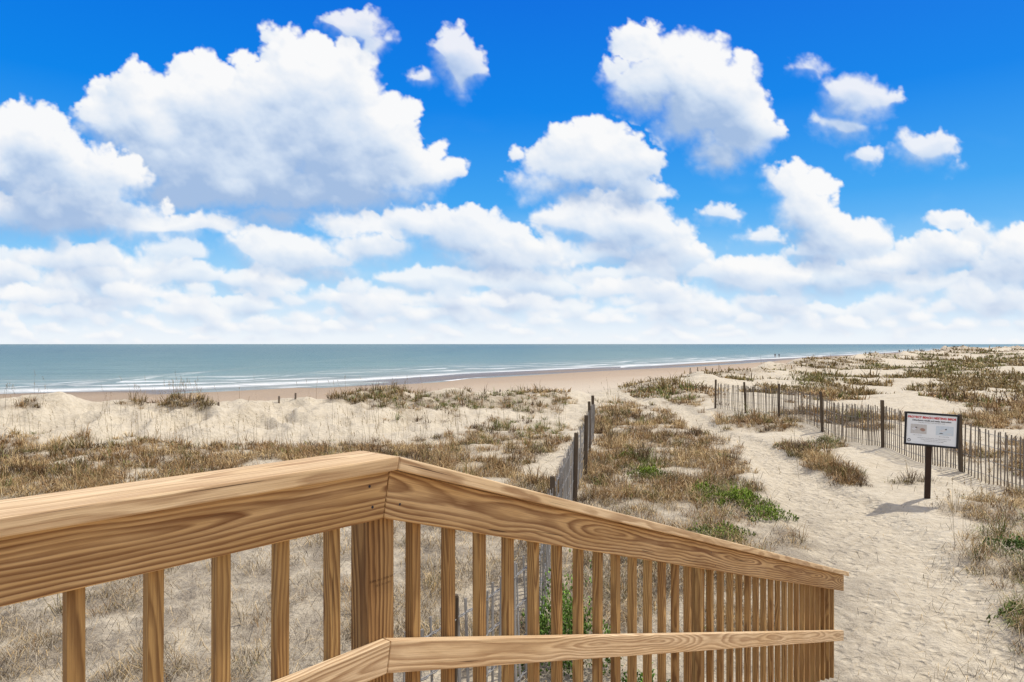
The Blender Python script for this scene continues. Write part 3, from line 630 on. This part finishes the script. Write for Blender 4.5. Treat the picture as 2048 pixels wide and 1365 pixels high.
for (px,py,sc,mm,lb,ph) in [(1550,715,1.0,M_s1,'person in dark clothes walking on wet sand',1),(1558,715,.97,M_s2,'person in blue shirt walking on wet sand',-1)]:
    x,y=W(px,py,-2.3); person(x,y,sc,mm,lb,ph)
# ---------------------------------------------------------------- sky clouds
ST=2.0; gx=np.arange(-700,2760,ST); gy=np.arange(-300,702,ST); NX,NY=len(gx),len(gy)
PX,PY=np.meshgrid(gx,gy)
wx=14*fbm(PX/75,PY/75,4,3.)+6*fbm(PX/20,PY/20,3,9.); wy=12*fbm(PX/75,PY/75,4,23.)+6*fbm(PX/20,PY/20,3,29.)
sc_=np.interp(PY,[400,690],[1,.25]); WXp=PX+wx*sc_; WYp=PY+wy*sc_
def new_layer(): return np.zeros((NY,NX)),np.full((NY,NX),-40.0)
H,D=new_layer()
def puff(cx,cy,rx,ry,z0):
    m_=30; a=int((cx-rx-m_-gx[0])/ST); b_=int((cx+rx+m_-gx[0])/ST)+1; c_=int((cy-ry-m_-gy[0])/ST); d_=int((cy+ry+m_-gy[0])/ST)+1
    a=max(a,0);c_=max(c_,0);b_=min(b_,NX);d_=min(d_,NY)
    if a>=b_ or c_>=d_: return
    qx=(WXp[c_:d_,a:b_]-cx)/rx; qy=(WYp[c_:d_,a:b_]-cy)/ry; q=np.sqrt(qx*qx+qy*qy); R0=min(rx,ry)
    h=z0+R0*np.sqrt(np.clip(1-q*q,0,1)); inside=q<1
    Hs=H[c_:d_,a:b_]; Hs[inside]=np.maximum(Hs[inside],h[inside])
    Ds=D[c_:d_,a:b_]; np.maximum(Ds,(1-q)*R0,out=Ds)
rc=np.random.default_rng(5)
def cloud(cx,cy,rx,ry,n=12):
    puff(cx,cy,rx,ry,0); R0=min(rx,ry)
    for i in range(n):
        th=rc.uniform(-.25,math.pi+.25) if rc.random()<.72 else rc.uniform(0,2*math.pi); q=rc.uniform(.3,.95)
        x=cx+math.cos(th)*rx*q; y=cy-math.sin(th)*ry*q; r=R0*rc.uniform(.24,.5)
        zb=R0*math.sqrt(max(0,1-q*q))*.75; puff(x,y,r*1.1,r,zb)
        for j in range(4):
            t2=rc.uniform(-.3,math.pi+.3); x2=x+math.cos(t2)*r*.85; y2=y-math.sin(t2)*r*.8; r2=r*rc.uniform(.28,.55); puff(x2,y2,r2,r2,zb+r*.4)
def blur(Aa,ry,rx):
    for ax,r in((0,ry),(1,rx)):
        if r<1: continue
        pad=[(0,0),(0,0)]; pad[ax]=(r+1,r); Pp=np.pad(Aa,pad,mode='edge'); cs=np.cumsum(Pp,axis=ax); n=Aa.shape[ax]
        Aa=(np.take(cs,np.arange(2*r+1,2*r+1+n),axis=ax)-np.take(cs,np.arange(0,n),axis=ax))/(2*r+1)
    return Aa
edge=fbm(PX/12,PY/12,4,40.); wisp=fbm(PX/60,PY/40,5,60.)
soft1=fbm(PX/120,PY/120,3,12.)
def shade(H,D,K=60,big=12,far=0.,esc=1.,sm=1.):
    Dn=D+(edge*4+wisp*6)*esc
    Hb=blur(blur(H,big,big),big,big); gy2,gx2=np.gradient(Hb,ST); lam2=(-gx2*.35+gy2*.9+.45)/np.sqrt(gx2**2+gy2**2+.6)
    soft=(10+12*sstep(.0,.5,soft1+.1)+34*sstep(.55,.05,lam2))*(.5+.5*esc)*sm
    alpha=sstep(0,1,np.clip((Dn+5)/soft,0,1))
    Hs=blur(H+edge*3*esc+wisp*7*esc,1,1)*.27+blur(blur(H,4,4),4,4)*.73
    gyy,gxx=np.gradient(Hs,ST); nx=-gxx; ny=gyy; nz=1.15; ln=np.sqrt(nx*nx+ny*ny+nz*nz)
    lam=(nx*.45+ny*.75+nz*.5)/ln
    cs=np.cumsum(alpha,axis=0); up=np.zeros_like(alpha); up[K:]=(cs[K:]-cs[:-K])/K; up[:K]=cs[:K]/K
    upb=blur(up,10,16)
    tone=.72+.25*lam+.40*(lam2-.5)-.42*upb**1.6+.16*wisp+.12*soft1+.03*edge+far
    tone=np.clip(tone,.12,1)
    sh=np.array([.30,.46,.74]); md=np.array([.69,.79,.93]); wh=np.array([1.,1.,1.]); T3=tone[...,None]
    colc=np.where(T3<.5,sh+(md-sh)*(T3*2),md+(wh-md)*(T3*2-1))
    return alpha,colc
layers=[]
for (y0,y1,cnt,wmin,wmax,asp,rs_) in ((600,686,420,18,56,(.26,.5),1),(550,660,230,32,82,(.34,.56),2),(495,610,80,50,105,(.38,.6),3)):
    H,D=new_layer()
    for i in range(cnt):
        y=rc.uniform(y0,y1); f=(692-y)/(692-y0); x=rc.uniform(-700,2750)
        a=rc.uniform(wmin,wmax)*(.35+.65*f); cloud(x,y,a,a*rc.uniform(*asp),8)
    layers.append(shade(H,D,[12,22,34][rs_-1],[3,5,7][rs_-1],[.06,.02,.02][rs_-1],[.35,.55,.8][rs_-1],[.8,.95,1.2][rs_-1])+([.82,.85,.78][rs_-1],))
MID=[(1150,445,95,36),(1240,470,120,52),(1290,510,115,40),(1330,480,60,42),(1200,420,95,30),(1290,430,60,30),
(1895,440,42,20),(1960,465,42,22),(2030,500,60,38),(1880,510,80,40),(1820,535,95,34),(1990,540,80,30),
(850,450,100,36),(940,475,115,50),(1000,520,135,44),(1090,540,75,30),(520,490,90,36),(585,520,120,48),(650,548,90,30),(740,500,95,36),(700,450,90,26),
(140,530,120,38),(200,520,60,34),(270,590,100,28),(60,600,95,30),(1500,545,85,28),(1560,560,65,28),(1270,582,120,26),(1345,600,60,16),(530,585,55,18),(100,430,170,56),(290,455,120,34),(350,470,85,20),(420,450,70,22)]
BIG=[(400,180,85,68),(330,240,150,95),(230,240,80,70),(600,140,85,72),(650,190,105,90),(560,240,160,120),(760,250,65,70),(700,310,150,100),(450,330,220,110),(820,350,85,60),(640,380,240,66),(360,380,140,62),(800,388,90,38),(560,430,180,34),(490,120,22,20),
(1280,90,58,42),(1370,125,95,62),(1290,180,80,62),(1420,210,125,88),(1480,260,75,78),(1440,310,75,50),(1370,250,75,48),
(1195,265,60,36),(1150,325,108,64),(1230,335,88,70),(1100,370,92,44),(1260,385,60,50),(1160,395,100,34),(1033,312,16,18),
(1580,370,54,44),(1605,420,68,60),(1655,475,100,52),(1725,485,62,44),(1640,520,95,32)]
LEFT=[(70,260,80,50),(50,330,130,85),(180,370,105,75),(0,300,90,80),(120,420,155,54),(240,430,110,36),(-150,350,160,120),(-300,300,150,130)]
SMALL=[(715,62,60,38),(745,95,34,36),(675,47,36,22),(908,122,50,52),(925,152,42,42),(850,155,28,18),(905,88,28,32),
(1700,200,72,54),(1750,207,44,44),(1690,255,70,34),(1618,140,40,22),(1848,306,66,42),(1885,290,30,28),(1730,318,34,20),(1440,432,42,20),(1515,478,54,20),(540,60,15,11),(1330,390,22,12),(1915,340,20,12),(195,180,18,12)]
H,D=new_layer()
for (x,y,a,b_) in MID: cloud(x,y,a,b_,14 if min(a,b_)>40 else 9)
layers.append(shade(H,D,45,9,.03,.8,1.05)+(.94,))
H,D=new_layer()
for (x,y,a,b_) in BIG: cloud(x,y,a,b_,16 if min(a,b_)>40 else 8)
for i in range(16):
    s_=rc.choice([-1,1]); x=1024+s_*rc.uniform(1250,1750); y=rc.uniform(60,480)
    if x<-100 and y<420 or x>2100: 
        for j in range(4): cloud(x+rc.normal(0,80),y+rc.normal(0,35),rc.uniform(50,110),rc.uniform(35,70),10)
layers.append(shade(H,D,75,13)+(.98,))
H,D=new_layer()
for (x,y,a,b_) in LEFT: cloud(x,y,a,b_,16)
layers.append(shade(H,D,60,13)+(.97,))
H,D=new_layer()
for (x,y,a,b_) in SMALL: cloud(x,y,a,b_,10)
aS,cS=shade(H,D+2,40,6,-.02,1.2,1.2); layers.append((aS,cS,.86))
hz=.95*sstep(430,680,PY)
hazec=np.array([.55,.79,1.0])*(1-sstep(560,690,PY))[...,None]+np.array([.92,.96,1.])*sstep(560,690,PY)[...,None]
thin=.12*sstep(.0,.7,fbm(PX/300,PY/130,5,77.))*sstep(200,420,PY)
A_=np.clip(hz+thin*(1-hz),0,1); Cp=hazec*A_[...,None]
for al,cc,op in layers:
    al=al*op; cc=cc*(1-.32*sstep(480,684,PY))[...,None]+np.array([.97,.98,1.])*(.32*sstep(480,684,PY))[...,None]
    Cp=cc*al[...,None]+Cp*(1-al)[...,None]; A_=al+A_*(1-al)
c_out=Cp/np.maximum(A_,1e-3)[...,None]; a_out=A_
fade=sstep(-300,-180,PY)*sstep(-700,-500,PX)*sstep(2758,2560,PX); a_out=a_out*fade
dirv=np.stack([(PX-1024)/F,np.ones_like(PX),(HY-PY)/F],-1); dirv/=np.linalg.norm(dirv,axis=-1,keepdims=True)
V=dirv.reshape(-1,3)*12500+np.array([0,0,CZ])
i0=(np.arange(NY-1)[:,None]*NX+np.arange(NX-1)[None,:]).ravel(); Q=np.stack([i0,i0+1,i0+NX+1,i0+NX],1)
C=np.concatenate([c_out,a_out[...,None]],-1).reshape(-1,4)
me=fast_mesh('sky',V,Q,{'ccol':('FLOAT_COLOR',C),'calpha':('FLOAT',a_out.ravel())},quads=True)
m=bpy.data.materials.new('cloud_layer'); m.use_nodes=True; t=NT(m.node_tree); t.n.remove(t.n['Principled BSDF'])
em=t.new('ShaderNodeEmission'); t.set(em.inputs[0],t.attr('ccol','Color')); em.inputs[1].default_value=.97
tr=t.new('ShaderNodeBsdfTransparent'); mx=t.new('ShaderNodeMixShader'); t.set(mx.inputs[0],t.attr('calpha')); t.l.new(tr.outputs[0],mx.inputs[1]); t.l.new(em.outputs[0],mx.inputs[2]); t.l.new(mx.outputs[0],t.n['Material Output'].inputs[0])
m.cycles.emission_sampling='NONE'
add('sky',me,m,kind='structure',label='blue sky with white cumulus clouds',cat='sky',smooth=True)
# ---------------------------------------------------------------- world + sun
S=Vector((1.12,.74,1.75)).normalized(); el=math.asin(S.z); azs=math.atan2(S.x,S.y)
w=bpy.data.worlds.new('World'); scene.world=w; w.use_nodes=True; t=NT(w.node_tree); bg=t.n['Background']; bg.inputs[1].default_value=.1
sk=t.new('ShaderNodeTexSky'); sk.sky_type='NISHITA'; sk.sun_disc=False; sk.sun_elevation=el; sk.sun_rotation=azs
gen=t.new('ShaderNodeTexCoord').outputs['Generated']; s=t.sep(gen); z=s[2]
grad=t.ramp(t.math('ADD',t.math('MULTIPLY',z,1.),0.,clamp=True),[(0.,(.45,.72,.98)),(.10,(.22,.58,.95)),(.20,(.05,.38,.90)),(.32,(.0,.235,.84)),(.45,(.0,.165,.76)),(1.,(.0,.10,.50))])
g10=t.vm('MULTIPLY',grad,(10.,10.,10.))
c=t.mix(.97,sk.outputs[0],g10)
nn=t.noise(gen,3.2,5,.55)
hi=t.math('MULTIPLY',t.ramp(nn,[(.38,0.),(.50,1.)]),t.math('MAXIMUM',t.ramp(z,[(.5,0.),(.62,1.)]),t.ramp(t.math('MULTIPLY',s[1],-1.),[(.0,0.),(.15,1.)])))
c=t.mix(t.math('MULTIPLY',hi,.9),c,(10.4,9.7,8.9))  # unseen warm-white clouds overhead and behind camera, added to brighten shaded faces
low=t.ramp(t.math('MULTIPLY',z,-1.),[(0.,0.),(.02,1.)]); c=t.mix(low,c,(3.5,3.2,2.8))
t.set(bg.inputs[0],c)
li=bpy.data.lights.new('sun','SUN'); li.energy=4.1; li.angle=math.radians(1.2); li.color=(1.,.95,.86)
so=bpy.data.objects.new('sun',li); COL.objects.link(so); so.rotation_mode='QUATERNION'; so.rotation_quaternion=S.to_track_quat('Z','Y'); so.location=(30,20,40)
cam=bpy.data.cameras.new('camera'); cam.lens=24; cam.sensor_width=36; cam.clip_start=.05; cam.clip_end=40000; cam.shift_y=5.5/2048
co=bpy.data.objects.new('camera',cam); COL.objects.link(co); co.location=(0,0,CZ); co.rotation_euler=(math.pi/2,0,0); scene.camera=co
scene.view_settings.view_transform='Standard'; scene.view_settings.look='None'; scene.view_settings.exposure=0
